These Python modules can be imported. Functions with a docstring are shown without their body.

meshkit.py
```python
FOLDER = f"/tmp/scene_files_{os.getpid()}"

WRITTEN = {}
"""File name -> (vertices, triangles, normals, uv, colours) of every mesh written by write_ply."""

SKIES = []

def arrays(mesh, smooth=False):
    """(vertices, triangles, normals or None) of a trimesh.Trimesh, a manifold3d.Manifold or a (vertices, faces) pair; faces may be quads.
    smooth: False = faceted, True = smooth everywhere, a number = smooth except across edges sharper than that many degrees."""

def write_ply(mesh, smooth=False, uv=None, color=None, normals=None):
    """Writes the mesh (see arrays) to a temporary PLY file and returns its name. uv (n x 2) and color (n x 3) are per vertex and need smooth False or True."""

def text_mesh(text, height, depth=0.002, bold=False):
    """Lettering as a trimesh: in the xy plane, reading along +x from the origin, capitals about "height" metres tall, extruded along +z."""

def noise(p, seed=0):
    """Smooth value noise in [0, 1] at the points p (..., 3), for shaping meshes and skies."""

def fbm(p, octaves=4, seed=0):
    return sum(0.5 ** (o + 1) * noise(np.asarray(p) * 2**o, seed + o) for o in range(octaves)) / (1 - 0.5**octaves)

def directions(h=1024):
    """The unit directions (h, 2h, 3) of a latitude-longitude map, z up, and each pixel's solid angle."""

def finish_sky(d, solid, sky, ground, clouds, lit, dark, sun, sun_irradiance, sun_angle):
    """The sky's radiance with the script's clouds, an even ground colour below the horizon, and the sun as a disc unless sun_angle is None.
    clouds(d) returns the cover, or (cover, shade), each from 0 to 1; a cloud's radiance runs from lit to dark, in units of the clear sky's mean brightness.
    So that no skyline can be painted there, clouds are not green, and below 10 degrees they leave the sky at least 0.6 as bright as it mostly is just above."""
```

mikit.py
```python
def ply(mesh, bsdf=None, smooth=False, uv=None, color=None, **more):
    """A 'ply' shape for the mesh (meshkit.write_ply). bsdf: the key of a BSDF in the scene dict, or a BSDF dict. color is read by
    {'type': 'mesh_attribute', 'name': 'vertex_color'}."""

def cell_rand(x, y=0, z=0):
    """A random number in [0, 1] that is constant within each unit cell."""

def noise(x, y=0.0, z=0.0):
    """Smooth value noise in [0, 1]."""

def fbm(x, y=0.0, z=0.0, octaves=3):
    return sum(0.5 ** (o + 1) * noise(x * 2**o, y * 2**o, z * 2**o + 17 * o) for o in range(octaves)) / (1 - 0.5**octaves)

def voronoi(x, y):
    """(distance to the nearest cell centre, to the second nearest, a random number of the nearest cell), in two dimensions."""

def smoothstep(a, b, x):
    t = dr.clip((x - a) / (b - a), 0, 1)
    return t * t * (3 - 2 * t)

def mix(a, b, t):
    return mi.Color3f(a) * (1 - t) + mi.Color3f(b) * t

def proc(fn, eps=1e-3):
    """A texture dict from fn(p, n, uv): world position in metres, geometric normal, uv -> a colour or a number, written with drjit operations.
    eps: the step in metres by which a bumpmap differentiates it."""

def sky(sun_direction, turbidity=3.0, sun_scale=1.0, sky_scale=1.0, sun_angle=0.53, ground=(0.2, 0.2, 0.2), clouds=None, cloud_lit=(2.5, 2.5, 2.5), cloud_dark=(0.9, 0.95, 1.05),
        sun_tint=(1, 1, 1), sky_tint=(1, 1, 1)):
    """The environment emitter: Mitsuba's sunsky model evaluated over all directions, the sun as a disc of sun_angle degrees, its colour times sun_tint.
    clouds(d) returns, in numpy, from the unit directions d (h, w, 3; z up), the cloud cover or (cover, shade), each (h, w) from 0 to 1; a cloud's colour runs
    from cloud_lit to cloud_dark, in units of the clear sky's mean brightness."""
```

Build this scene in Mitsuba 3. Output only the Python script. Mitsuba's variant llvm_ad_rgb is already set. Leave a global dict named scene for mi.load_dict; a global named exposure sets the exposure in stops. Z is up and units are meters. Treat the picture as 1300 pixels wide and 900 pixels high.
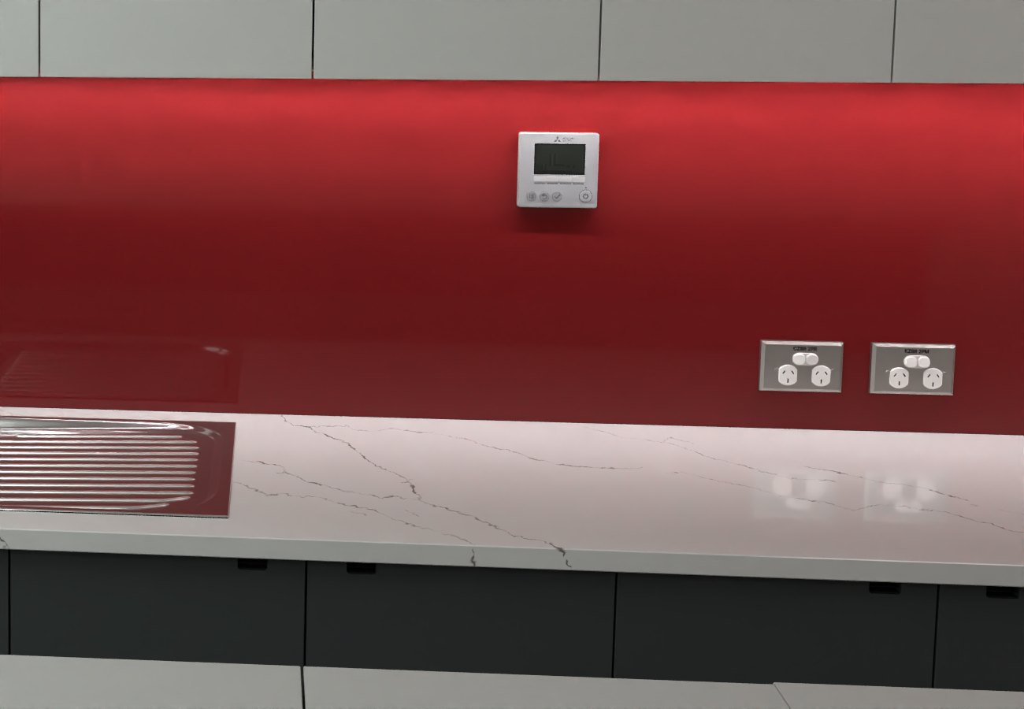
import math, random
import numpy as np, trimesh, mitsuba as mi, drjit as dr
import manifold3d as m3
import mikit, meshkit
from shapely.geometry import Polygon, Point, box as sbox, LineString
from shapely.ops import unary_union
from shapely import affinity

random.seed(7)
scene, labels = {"type": "scene"}, {}
T = mi.ScalarTransform4f

# ------------------------------------------------------------------ camera, lamps, exposure
R = np.array([[0.9950416, -0.0985242, -0.0136075], [0.0993884, 0.9901511, 0.0986037], [0.0037586, -0.0994672, 0.9950337]])
EYE = np.array([0.0, -2.3965, 1.4994])
FOCAL, PPX, PPY = 1959.45, 144.15, 235.71            # pixels of the 1300 x 900 frame
M = np.eye(4)
M[:3, 0], M[:3, 1], M[:3, 2], M[:3, 3] = -R[:, 0], R[:, 2], R[:, 1], EYE
scene["camera"] = {"type": "perspective", "fov_axis": "x", "fov": math.degrees(2 * math.atan(650 / FOCAL)), "near_clip": 0.01, "far_clip": 50.0,
                   "principal_point_offset_x": (650 - PPX) / 1300, "principal_point_offset_y": (450 - PPY) / 900, "to_world": T(M.tolist())}
exposure = 0.0
STRIP = (158.0, 149.0, 149.0)                              # radiance of the strip light under the wall cabinets
PANEL_COOL = (10.2, 11.4, 10.9)                          # ceiling panels on the left
PANEL_WARM = (2.7, 2.1, 2.1)                         # ceiling panels on the right

# ------------------------------------------------------------------ materials
def principled(color, rough=0.4, spec=0.5, **more):
    c = color if isinstance(color, dict) else {"type": "rgb", "value": list(color)}
    return {"type": "twosided", "b": {"type": "principled", "base_color": c, "roughness": rough, "specular": spec, **more}}

VEINS = [  # (width, strength, polyline in metres) on the top of the worktop, x and y
    (1.0, 1.0, [(0.0302, -0.011), (0.0359, -0.0463), (0.0462, -0.0668), (0.0596, -0.0677), (0.07, -0.0736), (0.0809, -0.105), (0.0924, -0.1106), (0.1005, -0.1301), (0.1116, -0.14), (0.1234, -0.1586), (0.1293, -0.186), (0.139, -0.2144), (0.1478, -0.2503), (0.1595, -0.2787), (0.1694, -0.2912), (0.1904, -0.3269), (0.1963, -0.3502), (0.1988, -0.368), (0.1974, -0.3947), (0.2053, -0.4077), (0.2004, -0.427), (0.208, -0.4413), (0.233, -0.4616), (0.2484, -0.476), (0.2621, -0.4904), (0.2747, -0.5139), (0.2921, -0.5407), (0.301, -0.5589), (0.3202, -0.5683), (0.3384, -0.5821), (0.3466, -0.5994)]),
    (0.8, 0.8, [(0.1882, -0.3529), (0.2018, -0.3349)]),
    (0.8, 0.62, [(0.07, -0.0736), (0.0875, -0.0645), (0.1272, -0.0575), (0.1351, -0.0779), (0.1671, -0.0859), (0.1859, -0.0698), (0.2004, -0.0658), (0.2206, -0.0775), (0.2434, -0.0842), (0.2712, -0.097), (0.2872, -0.1088), (0.3073, -0.1222), (0.3148, -0.139), (0.3293, -0.1568), (0.3474, -0.1676), (0.3629, -0.1827), (0.377, -0.2081), (0.3985, -0.2259), (0.4121, -0.2403), (0.443, -0.2467), (0.469, -0.2496), (0.4958, -0.2485), (0.5235, -0.2434)]),
    (0.8, 0.72, [(-0.0302, -0.2664), (-0.0037, -0.2755), (0.0073, -0.2822), (0.0237, -0.2882), (0.0331, -0.3201), (0.0472, -0.3393), (0.0598, -0.3637), (0.0728, -0.3659), (0.0903, -0.3856), (0.1102, -0.401), (0.1352, -0.4104), (0.1545, -0.4237), (0.1703, -0.4151), (0.1897, -0.4232), (0.2004, -0.427)]),
    (0.8, 0.6, [(0.0191, -0.3255), (0.0331, -0.3201)]),
    (0.8, 0.68, [(-0.042, -0.3716), (-0.0261, -0.3825), (-0.0133, -0.4043), (0.0074, -0.4282), (0.0278, -0.4207), (0.043, -0.4294), (0.0709, -0.4297), (0.0856, -0.4416), (0.1, -0.4567), (0.1146, -0.4617), (0.141, -0.4751), (0.1495, -0.4934), (0.167, -0.5166), (0.1869, -0.5343), (0.2088, -0.5514), (0.2257, -0.5672), (0.2402, -0.5816), (0.2508, -0.5988)]),
    (0.8, 0.7, [(0.1803, -0.474), (0.1941, -0.4932)]),
    (0.8, 0.5, [(0.1109, -0.4849), (0.1297, -0.4988)]),
    (0.8, 0.45, [(0.4881, -0.0234), (0.504, -0.0404), (0.5208, -0.0571), (0.5305, -0.0788), (0.5542, -0.0873), (0.5853, -0.0994), (0.605, -0.0748), (0.6299, -0.1009)]),
    (0.8, 0.6, [(0.5911, -0.0987), (0.6125, -0.1353), (0.6276, -0.1714), (0.6463, -0.1918), (0.6662, -0.2155), (0.6772, -0.2319), (0.6989, -0.2582), (0.7129, -0.2743), (0.7397, -0.2742), (0.7671, -0.2804)]),
    (0.8, 0.6, [(0.5503, -0.2636), (0.5601, -0.2663), (0.5729, -0.2572), (0.5855, -0.2691), (0.6071, -0.2947), (0.6349, -0.3135), (0.6488, -0.3263), (0.6534, -0.3329), (0.6738, -0.3551), (0.6891, -0.3637), (0.7057, -0.3754), (0.7214, -0.3737), (0.7317, -0.3959), (0.7453, -0.4075), (0.7625, -0.3971)]),
    (0.9, 0.75, [(0.7625, -0.3971), (0.79, -0.3828), (0.8112, -0.3854), (0.8322, -0.3961), (0.8624, -0.4073), (0.8709, -0.4224), (0.8854, -0.4457), (0.8943, -0.4472), (0.9031, -0.4699), (0.9176, -0.4799), (0.9388, -0.5111)]),
    (0.9, 0.7, [(0.7524, -0.2077), (0.7705, -0.2233), (0.7876, -0.2368), (0.8101, -0.257), (0.8289, -0.2786), (0.8513, -0.2819), (0.8807, -0.3074), (0.8876, -0.3252), (0.9008, -0.34), (0.9076, -0.3481)]),
    (1.8, 0.35, [(0.903, -0.3701), (0.9086, -0.3728)]),
    (0.9, 0.4, [(0.9311, -0.3867), (0.9459, -0.398), (0.9535, -0.402), (0.9761, -0.4138)]),
    (0.8, 0.45, [(-0.4619, 0.0187), (-0.4168, -0.0182), (-0.3968, -0.0389), (-0.3858, -0.0528)]),
]
FRONT_VEINS = [  # the same veins running down the front edge, x and z
    (1.3, 1.15, [(0.2506, 0.9004), (0.2481, 0.8927), (0.2474, 0.8831), (0.2499, 0.877)]),
    (1.6, 0.8, [(0.2474, 0.8815), (0.2499, 0.8765)]),
    (0.7, 0.5, [(0.2349, 0.8755), (0.243, 0.8786), (0.2494, 0.8784)]),
    (1.3, 1.15, [(0.3465, 0.9002), (0.3512, 0.8947), (0.3551, 0.8854), (0.3612, 0.8752)]),
    (1.3, 1.15, [(-0.327, 0.8944), (-0.3154, 0.8884), (-0.3115, 0.8851), (-0.3087, 0.8818), (-0.3062, 0.8785), (-0.3048, 0.8756)]),
    (1.4, 0.8, [(-0.3106, 0.8768), (-0.3067, 0.8794)]),
]
SEGMENTS = []
for rows, lift in ((VEINS, lambda q: (q[0], q[1], 0.9)), (FRONT_VEINS, lambda q: (q[0], -0.6, q[1]))):
    for w, s, pts in rows:
        for a, b in zip(pts[:-1], pts[1:]):
            SEGMENTS.append((np.array(lift(a)), np.array(lift(b)), w, s))

def quartz_color(p, n, uv):
    wob = 0.0022
    px = p.x + wob * (mikit.noise(p.x * 210, p.y * 210, p.z * 210) - 0.5) * 2
    py = p.y + 2.2 * wob * (mikit.noise(p.x * 170 + 31, p.y * 170, p.z * 170) - 0.5) * 2
    pz = p.z
    patch = mikit.fbm(p.x * 60, p.y * 60, p.z * 60 + 5)
    thick = 0.45 + 1.1 * mikit.smoothstep(0.35, 0.7, patch)
    strong = 0.35 + 0.75 * mikit.smoothstep(0.3, 0.62, mikit.fbm(p.x * 34 + 9, p.y * 34, p.z * 34))
    best = mi.Float(0)
    for a, b, w, s in SEGMENTS:
        d = b - a
        t = dr.clip(((px - a[0]) * d[0] + (py - a[1]) * d[1] + (pz - a[2]) * d[2]) / float(d @ d), 0, 1)
        dist = dr.sqrt(dr.square(px - a[0] - t * d[0]) + dr.square((py - a[1] - t * d[1]) * 0.55) + dr.square(pz - a[2] - t * d[2]))
        best = dr.maximum(best, s * dr.exp(-dr.square(dist / (0.00115 * w * thick))))
    halo = mikit.fbm(p.x * 7, p.y * 7, p.z * 7)
    base = mikit.mix((0.60, 0.595, 0.595), (0.635, 0.63, 0.63), halo)
    return mikit.mix(base, (0.10, 0.085, 0.085), dr.clip(best * strong * 1.15, 0, 0.93))

def brushed_rough(p, n, uv):
    return 0.26 + 0.10 * mikit.noise(p.x * 40, p.y * 40, p.z * 1800)

scene["pale_laminate"] = principled((0.575, 0.575, 0.565), 0.42, 0.35)
scene["pale_bar_top"] = principled((0.335, 0.33, 0.325), 0.45, 0.35)
scene["charcoal_laminate"] = principled((0.036, 0.042, 0.0435), 0.45, 0.3)
scene["dark_carcass"] = principled((0.012, 0.012, 0.012), 0.6, 0.2)
scene["black_plastic"] = principled((0.006, 0.006, 0.006), 0.5, 0.3)
scene["quartz"] = principled(mikit.proc(quartz_color), 0.065, 0.75)
scene["red_glass"] = principled((0.150, 0.0096, 0.0106), 0.045, 0.19)
scene["seal"] = principled((0.12, 0.02, 0.025), 0.5, 0.3)
scene["steel"] = principled((0.60, 0.58, 0.58), 0.13, 0.5, metallic=0.94)
scene["steel_rib"] = principled((0.80, 0.78, 0.77), 0.22, 0.5, metallic=1.0)
scene["brushed_steel"] = principled((0.385, 0.37, 0.352), mikit.proc(brushed_rough), 0.5, metallic=0.9)
scene["white_plastic"] = principled((0.76, 0.75, 0.74), 0.4, 0.35)
scene["switch_frame"] = principled((0.56, 0.545, 0.53), 0.4, 0.4)
scene["slot_dark"] = principled((0.03, 0.027, 0.025), 0.7, 0.2)
scene["ink_black"] = principled((0.008, 0.007, 0.007), 0.6, 0.2)
scene["silver_plastic"] = principled((0.305, 0.315, 0.332), 0.35, 0.25)
scene["pale_strip"] = principled((0.46, 0.465, 0.475), 0.3, 0.5)
scene["button_grey"] = principled((0.20, 0.205, 0.215), 0.35, 0.5)
scene["icon_grey"] = principled((0.06, 0.06, 0.066), 0.5, 0.3)
scene["mark_grey"] = principled((0.095, 0.098, 0.104), 0.5, 0.3)
scene["display"] = principled((0.0085, 0.0105, 0.0085), 0.25, 0.25)
scene["display_frame"] = principled((0.0028, 0.0032, 0.0032), 0.3, 0.2)
scene["display_dark"] = principled((0.0045, 0.0055, 0.0045), 0.4, 0.2)
scene["display_pale"] = principled((0.0125, 0.0155, 0.0125), 0.4, 0.2)
scene["wall_paint"] = principled((0.72, 0.71, 0.69), 0.7, 0.2)
scene["ceiling_paint"] = principled((0.75, 0.75, 0.74), 0.8, 0.2)
scene["floor_vinyl"] = principled((0.36, 0.355, 0.34), 0.5, 0.3)
scene["lamp_frame"] = principled((0.7, 0.7, 0.7), 0.4, 0.4)

# ------------------------------------------------------------------ mesh helpers
def boxm(x0, x1, y0, y1, z0, z1, r=0.0):
    """A box, its edges chamfered by r."""
    if r <= 0:
        b = trimesh.creation.box((x1 - x0, y1 - y0, z1 - z0))
        b.apply_translation(((x0 + x1) / 2, (y0 + y1) / 2, (z0 + z1) / 2))
        return b
    p = []
    for sx in (0, 1):
        for sy in (0, 1):
            for sz in (0, 1):
                c = np.array([(x0, x1)[sx], (y0, y1)[sy], (z0, z1)[sz]])
                d = np.array([r if not s else -r for s in (sx, sy, sz)])
                for k in range(3):
                    q = c + d
                    q[k] = c[k]
                    p.append(q)
    return trimesh.convex.convex_hull(np.array(p))

def put(key, mesh, bsdf, smooth=False, label=None, kind=None, **more):
    scene[key] = mikit.ply(mesh, bsdf, smooth, **more)
    if label or kind:
        labels[key] = {**({"label": label} if label else {}), **({"kind": kind} if kind else {})}
    return key

def tag(key, label, cat, group=None):
    labels[key] = {"label": label, "category": cat, **({"group": group} if group else {})}

def hull(points):
    return trimesh.convex.convex_hull(np.asarray(points, float))

def prism_hull(rings):
    return hull([q for ring in rings for q in ring])

def face_plate(poly, y0, y1, bevel=0.0, origin=(0, 0)):
    """Extrudes a shape drawn in x, z from y0 (wall side) out to y1 (room side, y1 < y0), its front edge bevelled."""
    poly = affinity.translate(poly, *origin)
    if bevel > 0 and poly.geom_type == "Polygon" and not poly.interiors and poly.convex_hull.area - poly.area < 1e-3 * poly.area:
        inner = poly.buffer(-bevel)
        rings = [[(x, y, z) for x, z in poly.exterior.coords[:-1]] for y in (y0, y1 + bevel)] + [[(x, y1, z) for x, z in inner.exterior.coords[:-1]]]
        return prism_hull(rings)
    out = []
    for g in getattr(poly, "geoms", [poly]):
        e = trimesh.creation.extrude_polygon(g, abs(y0 - y1), engine="earcut")
        v = e.vertices.copy()
        e.vertices = np.stack([v[:, 0], y0 - v[:, 2], v[:, 1]], 1)
        out.append(e)
    m = trimesh.util.concatenate(out)
    trimesh.repair.fix_normals(m)
    return m

def rrect(x0, x1, z0, z1, r, q=6):
    return sbox(x0 + r, z0 + r, x1 - r, z1 - r).buffer(r, quad_segs=q)

def letters(text, height, x, z, y, depth, bold=False, width=None):
    """Lettering standing on the face at y, reading along +x, seen from -y."""
    m = meshkit.text_mesh(text, height, depth, bold)
    v = m.vertices.copy()
    sx = 1.0 if width is None else width / (v[:, 0].max() - v[:, 0].min())
    m.vertices = np.stack([(v[:, 0] - v[:, 0].min()) * sx + x, y - v[:, 2], v[:, 1] + z], 1)
    return m

def subtract(a, b):
    return trimesh.boolean.difference([a, b], engine="manifold")

# ------------------------------------------------------------------ the room
X0, X1, Y0, Y1, H = -2.6, 3.0, -4.4, 0.03, 2.6
put("floor", boxm(X0, X1, Y0, Y1, -0.1, 0), "floor_vinyl", kind="structure")
put("ceiling", boxm(X0, X1, Y0, Y1, H, H + 0.1), "ceiling_paint", kind="structure")
put("wall_back", boxm(X0, X1, 0.0065, 0.1065, 0, H), "wall_paint", kind="structure")
put("wall_front", boxm(X0, X1, Y0 - 0.1, Y0, 0, H), "wall_paint", kind="structure")
put("wall_left", boxm(X0 - 0.1, X0, Y0, 0.106, 0, H), "wall_paint", kind="structure")
put("wall_right", boxm(X1, X1 + 0.1, Y0, 0.106, 0, H), "wall_paint", kind="structure")

# ------------------------------------------------------------------ red glass splashback
RUN0, RUN1 = -1.033, 1.887
put("splashback__glass_panel", boxm(RUN0, RUN1, 0.0, 0.006, 0.9018, 1.60), "red_glass")
put("splashback__silicone_seal", boxm(RUN0, RUN1, 0.0008, 0.006, 0.9, 0.9018), "seal", label="thin dark sealant line along the foot of the red glass")
tag("splashback", "glossy red glass splashback between the wall cabinets and the white worktop", "splashback")

# ------------------------------------------------------------------ quartz worktop
TOP, THICK = 0.9, 0.0264
SX0, SX1, SY0, SY1 = -0.985, -0.0412, -0.532, -0.0672      # outline of the sink
def worktop():
    c = 0.0014
    prof = [(0.0, TOP - THICK), (0.0, TOP), (-0.6 + c, TOP), (-0.6 + 0.4 * c, TOP - 0.4 * c), (-0.6, TOP - c), (-0.6, TOP - THICK + c), (-0.6 + c, TOP - THICK)]
    w = hull([(x, y, z) for x in (RUN0, RUN1) for y, z in prof])
    return subtract(w, boxm(SX0 + 0.008, SX1 - 0.008, SY0 + 0.008, SY1 - 0.008, 0.8, 1.0))
put("worktop", worktop(), "quartz", 25)
tag("worktop", "long white quartz worktop with fine dark veins, in front of the red splashback", "worktop")

# ------------------------------------------------------------------ stainless steel sink with ribbed drainer
RIM, FLOOR0, FALL = 0.9034, 0.0070, 0.027
def floor_z(x):
    return RIM - FLOOR0 - FALL * np.clip(-0.075 - x, 0, 0.36)
def sm(a, b, x):
    t = np.clip((x - a) / (b - a), 0, 1)
    return t * t * (3 - 2 * t)
def rr_sd(x, y, x0, x1, y0, y1, r):
    cx, cy, hx, hy = (x0 + x1) / 2, (y0 + y1) / 2, (x1 - x0) / 2 - r, (y1 - y0) / 2 - r
    qx, qy = np.abs(x - cx) - hx, np.abs(y - cy) - hy
    return np.hypot(np.maximum(qx, 0), np.maximum(qy, 0)) + np.minimum(np.maximum(qx, qy), 0) - r
def sink_mesh():
    def axis(a, b, step, dense):
        pts = [np.arange(a, b, step), [b]]
        for lo, hi, s in dense:
            pts.append(np.arange(lo, hi, s))
        return np.unique(np.round(np.concatenate(pts), 5))
    xs = axis(SX0, SX1, 0.004, [(SX0, SX0 + 0.006, 0.0006), (SX1 - 0.006, SX1, 0.0006), (-0.12, -0.05, 0.002), (-0.50, -0.43, 0.002), (-0.97, -0.92, 0.002)])
    ys = axis(SY0, SY1, 0.004, [(SY0, SY0 + 0.006, 0.0005), (SY1 - 0.006, SY1, 0.0005), (-0.16, -0.07, 0.0012), (-0.53, -0.49, 0.0015)])
    x, y = np.meshgrid(xs, ys, indexing="ij")
    rim = RIM + 0 * x
    d = rr_sd(x, y, -0.965, -0.056, -0.522, -0.0775, 0.095)      # the pressed tray
    depth = RIM - floor_z(x)
    z = rim - depth * sm(0.0, -0.016, d)
    b = rr_sd(x, y, -0.945, -0.485, -0.50, -0.115, 0.06)         # the bowl
    z = z - 0.15 * sm(0.004, -0.022, b)
    edge = np.minimum(np.minimum(x - SX0, SX1 - x), np.minimum(y - SY0, SY1 - y))   # rolled edge
    t = np.clip(1 - edge / 0.0022, 0, 1)
    z = z - 0.0020 * (1 - np.sqrt(np.maximum(1 - t * t, 0)))
    n, m = x.shape
    idx = np.arange(n * m).reshape(n, m)
    q = np.stack([idx[:-1, :-1], idx[1:, :-1], idx[1:, 1:], idx[:-1, 1:]], -1).reshape(-1, 4)
    return np.stack([x, y, z], -1).reshape(-1, 3), q
put("sink__bowl_and_drainer", sink_mesh(), "steel", True)
put("sink__gasket", subtract(boxm(SX0 + 0.0003, SX1 - 0.0003, SY0 + 0.0003, SY1 - 0.0003, 0.9, 0.9016), boxm(SX0 + 0.008, SX1 - 0.008, SY0 + 0.008, SY1 - 0.008, 0.89, 0.91)), "black_plastic", label="thin black gasket under the rim")
RIBS = [(-0.374, -0.120, -0.142, 0, 0)] + [(-0.465, xe, y, 0, 0) for xe, y in ((-0.0966, -0.1724), (-0.0917, -0.2040), (-0.0908, -0.2358), (-0.0904, -0.2680), (-0.0901, -0.3000), (-0.0903, -0.3318), (-0.0899, -0.3633), (-0.0895, -0.3951))] + [(-0.465, -0.089, -0.4269, 0.0, 0), (-0.465, -0.092, -0.4610, 0.016, 0.016), (-0.465, -0.118, -0.4934, 0.016, 0.03)]
def rib_mesh(x0, x1, y, bend, over):
    half, high = 0.0042, 0.0032
    along = np.concatenate([x0 + 0.016 * (1 - np.cos(np.linspace(0, np.pi / 2, 6))), np.linspace(x0 + 0.03, x1 - 0.05, 24), x1 - 0.040 * (1 - np.sin(np.linspace(0.1, np.pi / 2, 12)))])
    ang = np.linspace(0, np.pi, 13)
    rows = []
    for x in along:
        e = min((x - x0) / 0.012, (x1 - x) / 0.010, 1.0)
        s = math.sqrt(max(1 - (1 - max(e, 0)) ** 2, 0.0)) * 0.97 + 0.03
        yc = y + 0.010 + (bend * max(0, 1 - (x1 - x) / (over + 0.02)) ** 1.3 if bend else 0.0)
        rows.append(np.stack([np.full(13, x), yc + half * s * np.cos(ang), floor_z(x) - 0.0004 + high * s * np.sin(ang)], 1))
    v = np.array(rows)
    n, m = v.shape[:2]
    idx = np.arange(n * m).reshape(n, m)
    q = np.stack([idx[:-1, :-1], idx[1:, :-1], idx[1:, 1:], idx[:-1, 1:]], -1).reshape(-1, 4)
    return v.reshape(-1, 3), q
for i, (a, b, y, bend, over) in enumerate(RIBS):
    put("sink__drainer_rib" + (f"_{i:03d}" if i else ""), rib_mesh(a, b, y, bend, over), "steel_rib", True)
tag("sink", "polished stainless steel sink with ribbed drainer set into the left of the white worktop", "sink")

# ------------------------------------------------------------------ charcoal base cabinets
DOOR_F, DOOR_T = -0.58, 0.018
D_TOP, D_BOT = 0.8672, 0.105
G = 0.00135
def base_door(x0, x1, n0, n1):
    notch = face_plate(unary_union([rrect(n0, n1, 0.8528, 0.89, 0.004)]), DOOR_F + DOOR_T + 0.01, DOOR_F - 0.01)
    return subtract(boxm(x0 + G, x1 - G, DOOR_F, DOOR_F + DOOR_T, D_BOT, D_TOP, 0.0008), notch)
def base_cabinet(key, x0, xm, x1, pulls, label):
    back, t = -0.012, 0.016
    f = DOOR_F + DOOR_T + 0.002
    parts = [boxm(x0 + 0.0005, x0 + t, f, back, D_BOT, 0.8725), boxm(x1 - t, x1 - 0.0005, f, back, D_BOT, 0.8725), boxm(x0 + t, x1 - t, f, back, D_BOT, D_BOT + t),
             boxm(x0 + t, x1 - t, back - 0.006, back, D_BOT + t, 0.70), boxm(x0 + t, x1 - t, f, f + 0.012, 0.835, 0.8725), boxm(xm - t, xm + t, f, f + 0.016, D_BOT + t, 0.835)]
    put(key + "__carcass", trimesh.util.concatenate(parts), "dark_carcass")
    put(key + "__plinth", boxm(x0, x1, -0.52, -0.504, 0, D_BOT - 0.002), "charcoal_laminate")
    for k, (a, b, (n0, n1)) in enumerate(((x0, xm, pulls[0]), (xm, x1, pulls[1]))):
        d = key + "__door" + (f"_{k:03d}" if k else "")
        put(d, base_door(a, b, n0, n1), "charcoal_laminate")
        lip = 0.0014
        cup = [boxm(n0 + 0.0004, n1 - 0.0004, DOOR_F + 0.0145, DOOR_F + 0.0172, 0.8535, D_TOP), boxm(n0 + 0.0008, n1 - 0.0008, DOOR_F + 0.001, DOOR_F + 0.0172, 0.8533, 0.8533 + lip), boxm(n0 + 0.0008, n1 - 0.0008, DOOR_F + 0.003, DOOR_F + 0.0145, 0.8603, 0.8608)]
        put(d + "__finger_pull", trimesh.util.concatenate(cup), "black_plastic", label="black finger pull notched into the top edge")
    tag(key, label, "cabinet", None)
base_cabinet("base_cabinet", -0.3075, 0.0542, 0.4175, ((-0.0285, 0.0076), (0.102, 0.1372)), "charcoal two-door base cabinet under the drainer's end and the middle of the worktop")
base_cabinet("base_cabinet_001", 0.4175, 0.7804, 1.1445, ((0.703, 0.739), (0.8327, 0.8692)), "charcoal two-door base cabinet at the right, under the worktop below the two power points")
base_cabinet("base_cabinet_002", -1.033, -0.670, -0.3075, ((-0.752, -0.716), (-0.622, -0.586)), "charcoal base cabinet at the far left, only a sliver showing under the drainer")
base_cabinet("base_cabinet_003", 1.1445, 1.515, 1.887, ((1.432, 1.468), (1.562, 1.598)), "charcoal base cabinet beyond the right edge of the picture, under the worktop")

# ------------------------------------------------------------------ pale grey wall cabinets
WB, WT, WF = 1.4377, 2.16, -0.33
def wall_cabinet(key, x0, xm, x1, label):
    t, f = 0.016, WF + 0.0205
    parts = [boxm(x0 + 0.0005, x0 + t, f, -0.002, WB + 0.012, WT), boxm(x1 - t, x1 - 0.0005, f, -0.002, WB + 0.012, WT), boxm(x0 + t, x1 - t, f, -0.002, WB + 0.012, WB + 0.012 + t),
             boxm(x0 + t, x1 - t, f, -0.002, WT - t, WT), boxm(x0 + t, x1 - t, -0.008, -0.002, WB + 0.03, WT - t)]
    put(key + "__carcass", trimesh.util.concatenate(parts), "pale_laminate")
    for k, (a, b) in enumerate(((x0, xm), (xm, x1))):
        put(key + "__door" + (f"_{k:03d}" if k else ""), boxm(a + G, b - G, WF, WF + 0.018, WB, WT, 0.0009), "pale_laminate")
        put(key + "__edge_gasket" + (f"_{k:03d}" if k else ""), boxm(a + 0.0002, a + 0.009, WF + 0.0182, WF + 0.0204, WB + 0.012, WT), "dark_carcass")
    tag(key, label, "cabinet")
wall_cabinet("wall_cabinet", -0.3067, 0.0590, 0.4290, "pale grey two-door wall cabinet above the left half of the red splashback")
wall_cabinet("wall_cabinet_001", 0.4290, 0.7943, 1.1610, "pale grey two-door wall cabinet at the upper right, above the power points")
wall_cabinet("wall_cabinet_002", -1.033, -0.672, -0.3067, "pale grey wall cabinet at the far upper left, above the drainer")
wall_cabinet("wall_cabinet_003", 1.1610, 1.524, 1.887, "pale grey wall cabinet beyond the right edge of the picture")

# the strip light in an angled channel on the underside of the wall cabinets, tilted towards the glass, its right end further from the wall
A0, A1, TILT = 0.064, 0.110, math.radians(50)
SXA, SXB = RUN0 + 0.03, RUN1 - 0.3
def strip_section(a, pts):
    """Points (along the channel's face, out of it) at distance a from the glass, as y and z."""
    u, n = (math.cos(TILT), math.sin(TILT)), (math.sin(TILT), -math.cos(TILT))   # along the face (towards the glass and up), out of it
    return [(-a + p * u[0] + q * n[0], WB + 0.0075 + p * u[1] + q * n[1]) for p, q in pts]
def strip():
    return hull([(x, y, z) for x, a in ((SXA, A0), (SXB, A1)) for y, z in strip_section(a, [(-0.0048, 0), (0.0048, 0), (0.0048, -0.002), (-0.0048, -0.002)]) + [(-a - 0.006, WB + 0.0118), (-a + 0.0015, WB + 0.0118)]])
def flange(p0, p1, qa, qb):
    return hull([(x, y, z) for x, a, q in ((SXA, A0, qa), (SXB, A1, qb)) for y, z in strip_section(a, [(p0, -0.001), (p1, -0.001), (p0, q), (p1, q)])])
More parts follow.
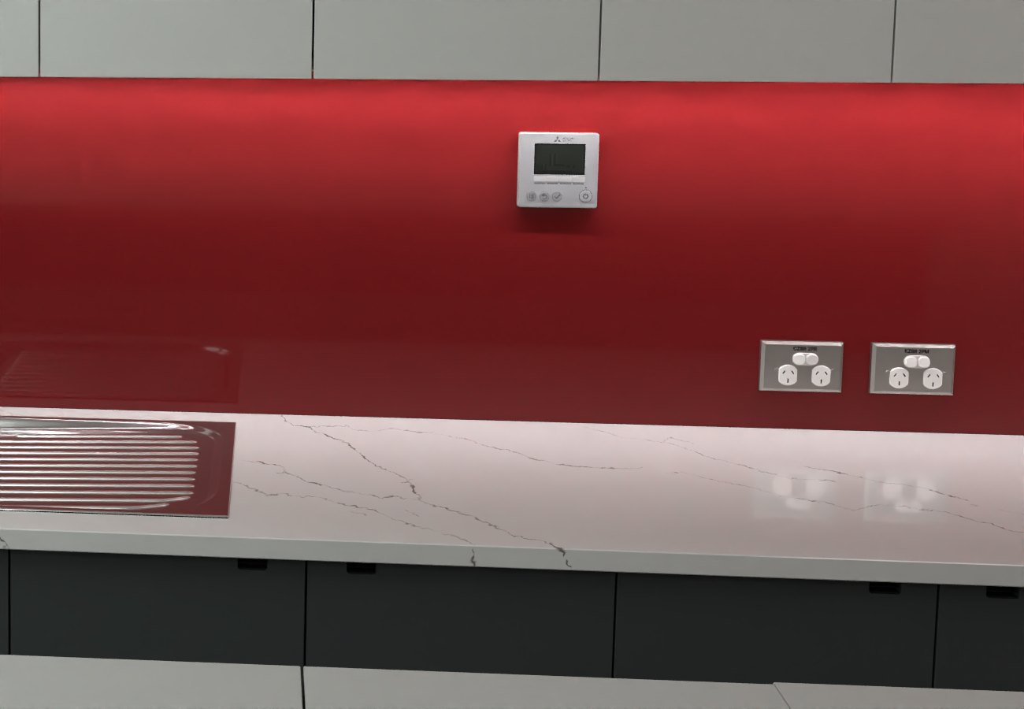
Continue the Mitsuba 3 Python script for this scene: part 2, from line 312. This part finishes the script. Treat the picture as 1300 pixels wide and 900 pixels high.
def lens():
    (ya, za), (yb, zb) = strip_section(A0, [(-0.0033, 0.0003), (0.0033, 0.0003)])
    (yc, zc), (yd, zd) = strip_section(A1, [(-0.0047, 0.0003), (0.0047, 0.0003)])
    return np.array([(SXA, ya, za), (SXA, yb, zb), (SXB, yd, zd), (SXB, yc, zc)]), np.array([[0, 1, 2, 3]])
put("strip_light__channel", strip(), "lamp_frame")
put("strip_light__channel_lip", flange(0.0048, 0.0056, 0.0120, 0.0075), "lamp_frame")
put("strip_light__diffuser", lens(), "lamp_frame", emitter={"type": "area", "radiance": {"type": "rgb", "value": list(STRIP)}})
tag("strip_light", "slim white strip light fixed under the wall cabinets, washing the red splashback", "lamp")

# ------------------------------------------------------------------ wall controller
CX, CZ, CW, CH, CD = 0.3811, 1.2358, 0.1171, 0.1137, 0.0158
def mmx(x): return CX + x / 1000
def mmz(z): return CZ + z / 1000
def mm_rect(x0, x1, z0, z1, r=0.0):
    return rrect(mmx(x0), mmx(x1), mmz(z0), mmz(z1), r / 1000) if r else sbox(mmx(x0), mmz(z0), mmx(x1), mmz(z1))
yf = -CD
C = "wall_controller"
put(C + "__body", face_plate(mm_rect(0, 117.1, 0, 113.7, 3.5), -0.0004, yf, 0.0016), "silver_plastic", 30)
put(C + "__screen_frame", face_plate(mm_rect(22.0, 97.0, 50.6, 97.4, 0.8), yf + 0.001, yf - 0.0003), "display_frame", label="black surround of the display")
S = C + "__screen"
put(S, face_plate(mm_rect(24.2, 95.0, 53.2, 95.2), yf, yf - 0.0006), "display", label="dark grey-green liquid crystal display")
def bars(rows):
    return unary_union([mm_rect(*r) for r in rows])
put(S + "__dark_segments", face_plate(bars([(44.6, 46.4, 64, 82), (51, 53.6, 65, 82), (51, 62, 64, 66.2), (28, 29.4, 60, 67), (33, 34.6, 58, 67), (38.2, 39.6, 58, 67), (62, 67, 63.5, 66), (70, 75, 61, 65), (28, 78, 54.4, 56.6)]).union(Polygon([(mmx(x), mmz(z)) for x, z in ((79, 59.5), (79, 66.5), (84.5, 63))])), yf - 0.0006, yf - 0.00075), "display_dark")
put(S + "__pale_segments", face_plate(bars([(47.2, 49.6, 64, 82), (54.4, 55.6, 67, 82), (35.6, 37.2, 56.8, 67), (41, 42.2, 56.8, 63), (43, 70, 57.6, 58.8), (44, 62, 61.4, 62.2)]), yf - 0.0006, yf - 0.0007), "display_pale")
B = C + "__function_button"
for i in range(4):
    k = B + (f"_{i:03d}" if i else "")
    a = 21.8 + 19.0 * i
    put(k, face_plate(mm_rect(a, a + 18.6, 39.4, 47.4, 0.8), yf + 0.001, yf - 0.0008, 0.0004), "pale_strip", label="pale flat function button under the display")
    put(k + "__underline", face_plate(mm_rect(a + 1.2, a + 17.2, 35.9, 37.7), yf + 0.0005, yf - 0.00025), "mark_grey", label="short grey line under the button")
def disc(x, z, r, q=12):
    return Point(mmx(x), mmz(z)).buffer(r / 1000, quad_segs=q)
def ring(x, z, r, w):
    return disc(x, z, r).difference(disc(x, z, r - w))
def stroke(points, w):
    return LineString([(mmx(x), mmz(z)) for x, z in points]).buffer(w / 2000, cap_style=2)
ICONS = [
    unary_union([stroke([(16.4, 20), (16.4, 14)], 1.1)] + [stroke([(18.3, z), (23, z)], 1.0) for z in (20, 17.8, 15.6, 13.6)] + [stroke([(20.6, 20), (20.6, 13.6)], 0.9)]),
    unary_union([stroke([(35.2, 13.6), (39.8, 13.6), (41.8, 15.2), (41.8, 17.4), (39.8, 19), (36, 19)], 1.3), Polygon([(mmx(x), mmz(z)) for x, z in ((33.8, 19), (37.6, 22.2), (37.6, 16.2))])]),
    stroke([(53.6, 17.4), (56.4, 14.4), (61.6, 20.6)], 1.8),
]
WORDS = ["menu", "return", "tick"]
for i, (cx, icon) in enumerate(zip((19.6, 38.5, 57.4), ICONS)):
    k = C + "__round_button" + (f"_{i:03d}" if i else "")
    put(k, face_plate(disc(cx, 17.0, 6.9), yf + 0.0005, yf - 0.0013, 0.0005), "button_grey", 30, label=f"small grey round {WORDS[i]} button")
    put(k + "__rim", face_plate(ring(cx, 17.0, 7.2, 0.7), yf + 0.0002, yf - 0.0006), "mark_grey")
    put(k + "__icon", face_plate(icon, yf - 0.0012, yf - 0.00145), "icon_grey")
k = C + "__power_button"
put(k, face_plate(disc(99.4, 18.2, 9.0), yf + 0.0005, yf - 0.0014, 0.0006), "silver_plastic", 30, label="large round power button")
put(k + "__rim", face_plate(ring(99.4, 18.2, 9.7, 1.0), yf + 0.0002, yf - 0.0007), "mark_grey")
put(k + "__icon", face_plate(ring(99.4, 18.2, 3.9, 1.4).difference(sbox(mmx(98.8), mmz(19), mmx(100), mmz(24))).union(mm_rect(99.0, 99.8, 19, 23)), yf - 0.0013, yf - 0.0016), "icon_grey")
put(C + "__indicator_lamp", face_plate(disc(99.5, 31.2, 1.1), yf + 0.0003, yf - 0.0004), "mark_grey", label="tiny grey indicator lamp above the power button")
def rhomb(cx, cz, ang, l=3.5):
    a = math.radians(ang)
    u, w = np.array([math.cos(a + math.radians(30)), math.sin(a + math.radians(30))]) * l, np.array([math.cos(a - math.radians(30)), math.sin(a - math.radians(30))]) * l
    o = np.array([cx, cz])
    return Polygon([(mmx(q[0]), mmz(q[1])) for q in (o, o + u, o + u + w, o + w)])
put(C + "__emblem", face_plate(unary_union([rhomb(55.2, 103.3, t) for t in (90, 210, 330)]), yf + 0.0003, yf - 0.00025), "mark_grey", label="grey emblem of three rhombs")
put(C + "__lettering", trimesh.util.concatenate([letters("MITSUBISHI", 2.1e-3, mmx(63.2), mmz(104.6), yf, 0.00025, True, 16.5e-3), letters("ELECTRIC", 2.1e-3, mmx(63.2), mmz(101.2), yf, 0.00025, True, 12.6e-3)]), "mark_grey")
tag(C, "square silver-white wall controller with dark display and round buttons, on the red splashback", "wall controller")

# ------------------------------------------------------------------ power points
def power_point(key, gx, gz, words, tilt, label):
    def P(x, z): return gx + x / 1000, gz + z / 1000
    def rect(x0, x1, z0, z1, r=0.0):
        a, b = P(x0, z0), P(x1, z1)
        return rrect(a[0], b[0], a[1], b[1], r / 1000) if r else sbox(a[0], a[1], b[0], b[1])
    W_, H_, D_ = 120.0, 77.3, 0.0108
    rings = [[(*P(x, z), ) for x, z in ((i, i), (W_ - i, i), (W_ - i, H_ - i), (i, H_ - i))] for i in (0.0, 0.4, 5.0)]
    plate = prism_hull([[(x, y, z) for x, z in ring_] for ring_, ys in zip(rings, ((-0.0004, -0.0062), (-0.0072,), (-D_,))) for y in ys])
    put(key + "__plate", plate, "brushed_steel", 12, label="brushed steel plate with bevelled edges")
    f = -D_
    sw = key + "__switch_surround"
    put(sw, face_plate(rect(45.0, 82.2, 41.4, 60.6, 9.2), f + 0.001, f - 0.0022, 0.0009), "switch_frame", 30, label="white rounded switch surround")
    for i, s in enumerate((-1, 1)):
        cx = 63.6 + s * 9.3
        shape = rect(cx - 8.5, cx + 8.5, 43.0, 59.2, 6.6)
        m = face_plate(shape, f - 0.0018, f - 0.0050, 0.0012)
        v = m.vertices.copy()
        front = v[:, 1] < f - 0.003
        v[front, 1] += tilt[i] * (v[front, 2] - P(0, 51.2)[1])
        m.vertices = v
        put(key + "__switch" + (f"_{i:03d}" if i else ""), m, "white_plastic", 30, label="white rocker switch")
    for i, cx in enumerate((39.2, 87.6)):
        c = P(cx, 26.0)
        body = Point(*c).buffer(0.0160, quad_segs=14).intersection(sbox(c[0] - 0.0133, c[1] - 0.02, c[0] + 0.0133, c[1] + 0.02))
        s = key + "__socket" + (f"_{i:03d}" if i else "")
        def slot(dx, dz, ang, l=5.6, w=1.9):
            b = sbox(-w / 2000, -l / 2000, w / 2000, l / 2000)
            return affinity.translate(affinity.rotate(b, ang, origin=(0, 0)), c[0] + dx / 1000, c[1] + dz / 1000)
        slots = [slot(-6.3, 4.6, -36), slot(6.6, 4.6, 36), slot(0.1, -8.2, 0, 6.4, 2.1)]
        m = face_plate(body, f + 0.001, f - 0.0030, 0.0010)
        for q in slots:
            m = subtract(m, face_plate(q, f - 0.0014, f - 0.01))
        put(s, m, "white_plastic", False, label="white three-pin socket")
        for j, q in enumerate(slots):
            put(s + "__pin_slot" + (f"_{j:03d}" if j else ""), face_plate(q.buffer(-0.00003), f - 0.0010, f - 0.0026), "slot_dark", label="dark slanted pin slot" if j < 2 else "dark upright earth slot")
    for i, cx in enumerate((22.6, 103.8)):
        put(key + "__screw_cap" + (f"_{i:03d}" if i else ""), face_plate(Point(*P(cx, 34.0)).buffer(0.0031, quad_segs=8), f + 0.0005, f - 0.0016, 0.0007), "brushed_steel", 30, label="small round screw cap")
    a = P(46.0, 64.2)
    put(key + "__lettering", trimesh.util.concatenate([letters(words, 5.2e-3, a[0] + dx, a[1] + dz, f, 0.0002 + 1e-5 * k, True, 34.0e-3) for k, (dx, dz) in enumerate(((-0.0003, 0), (0.0003, 0), (0, -0.0003), (0, 0.0003)))]), "ink_black", label="black hand-stamped circuit lettering")
    tag(key, label, "power outlet", "double power points on the red splashback")
power_point("power_point", 0.7494, 0.9600, "CZ8R 2PR", (0.10, -0.10), "left steel double power point of the two, nearer the wall controller")
power_point("power_point_001", 0.9104, 0.9600, "KZ8R 2PM", (0.10, 0.10), "right steel double power point of the two, further from the wall controller")

# ------------------------------------------------------------------ breakfast bar in the foreground
BZ, IA = 1.0722, 0.0134
def by(x, out=0.0): return -1.38 + IA * x + out
def slab(corners, b=0.0015):
    poly = Polygon(corners)
    rings = [[(x, y, BZ - 0.03) for x, y in poly.exterior.coords[:-1]], [(x, y, BZ - b) for x, y in poly.exterior.coords[:-1]],
             [(x, y, BZ - 0.3 * b) for x, y in poly.buffer(-0.3 * b, join_style=2).exterior.coords[:-1]], [(x, y, BZ) for x, y in poly.buffer(-b, join_style=2).exterior.coords[:-1]]]
    return prism_hull(rings)
NEAR = -2.02
put("breakfast_bar__top_slab", slab([(-1.4, by(-1.4)), (0.0276, by(0.0276)), (0.0276, NEAR), (-1.4, NEAR)]), "pale_bar_top", 30)
put("breakfast_bar__top_slab_001", slab([(0.0294, by(0.0294)), (0.3385, by(0.3385)), (0.3085, NEAR), (0.0294, NEAR)]), "pale_bar_top", 30)
put("breakfast_bar__top_slab_002", slab([(0.3388, by(0.3388, 0.0035)), (1.6, by(1.6, 0.0035)), (1.6, NEAR), (0.3088, NEAR)]), "pale_bar_top", 30)
put("breakfast_bar__base", hull([(x, y, z) for z in (0.0, BZ - 0.0305) for x, y in ((-1.36, by(-1.36, -0.03)), (1.56, by(1.56, -0.03)), (1.56, NEAR + 0.25), (-1.36, NEAR + 0.25))]), "charcoal_laminate", label="charcoal base under the pale top")
put("breakfast_bar__back_panel", hull([(x, y, z) for z in (0.10, 0.855) for x, y in ((-1.35, by(-1.35, -0.03)), (1.55, by(1.55, -0.03)), (1.55, by(1.55, -0.012)), (-1.35, by(-1.35, -0.012)))]), "pale_laminate", label="pale panel on the side facing the kitchen")
tag("breakfast_bar", "raised pale grey breakfast bar with jointed top slabs, before the charcoal cabinets", "breakfast bar")

# ------------------------------------------------------------------ ceiling panels (the room's lamps, above and behind the camera)
def panel(key, cx, cy, sx, sy, rad, label):
    put(key + "__frame", trimesh.util.concatenate([boxm(cx - sx / 2 - 0.02, cx + sx / 2 + 0.02, cy + s * (sy / 2 + 0.01) - 0.01, cy + s * (sy / 2 + 0.01) + 0.01, H - 0.012, H) for s in (-1, 1)] + [boxm(cx + s * (sx / 2 + 0.01) - 0.01, cx + s * (sx / 2 + 0.01) + 0.01, cy - sy / 2, cy + sy / 2, H - 0.012, H) for s in (-1, 1)]), "lamp_frame")
    z = H - 0.006
    v = np.array([(cx - sx / 2, cy - sy / 2, z), (cx - sx / 2, cy + sy / 2, z), (cx + sx / 2, cy + sy / 2, z), (cx + sx / 2, cy - sy / 2, z)])
    put(key + "__diffuser", (v, np.array([[0, 1, 2, 3]])), "lamp_frame", emitter={"type": "area", "radiance": {"type": "rgb", "value": list(rad)}})
    tag(key, label, "ceiling light")
panel("ceiling_light", -1.2, -1.5, 0.6, 1.2, PANEL_COOL, "cool white ceiling panel light on the left of the room")
panel("ceiling_light_002", -1.2, -3.3, 0.6, 1.2, PANEL_COOL, "cool white ceiling panel light at the back left of the room")
panel("ceiling_light_003", 1.5, -3.3, 0.6, 1.2, PANEL_WARM, "warmer ceiling panel light at the back right of the room")
panel("ceiling_light_001", 1.5, -1.6, 0.6, 1.2, PANEL_WARM, "warmer ceiling panel light on the right of the room")
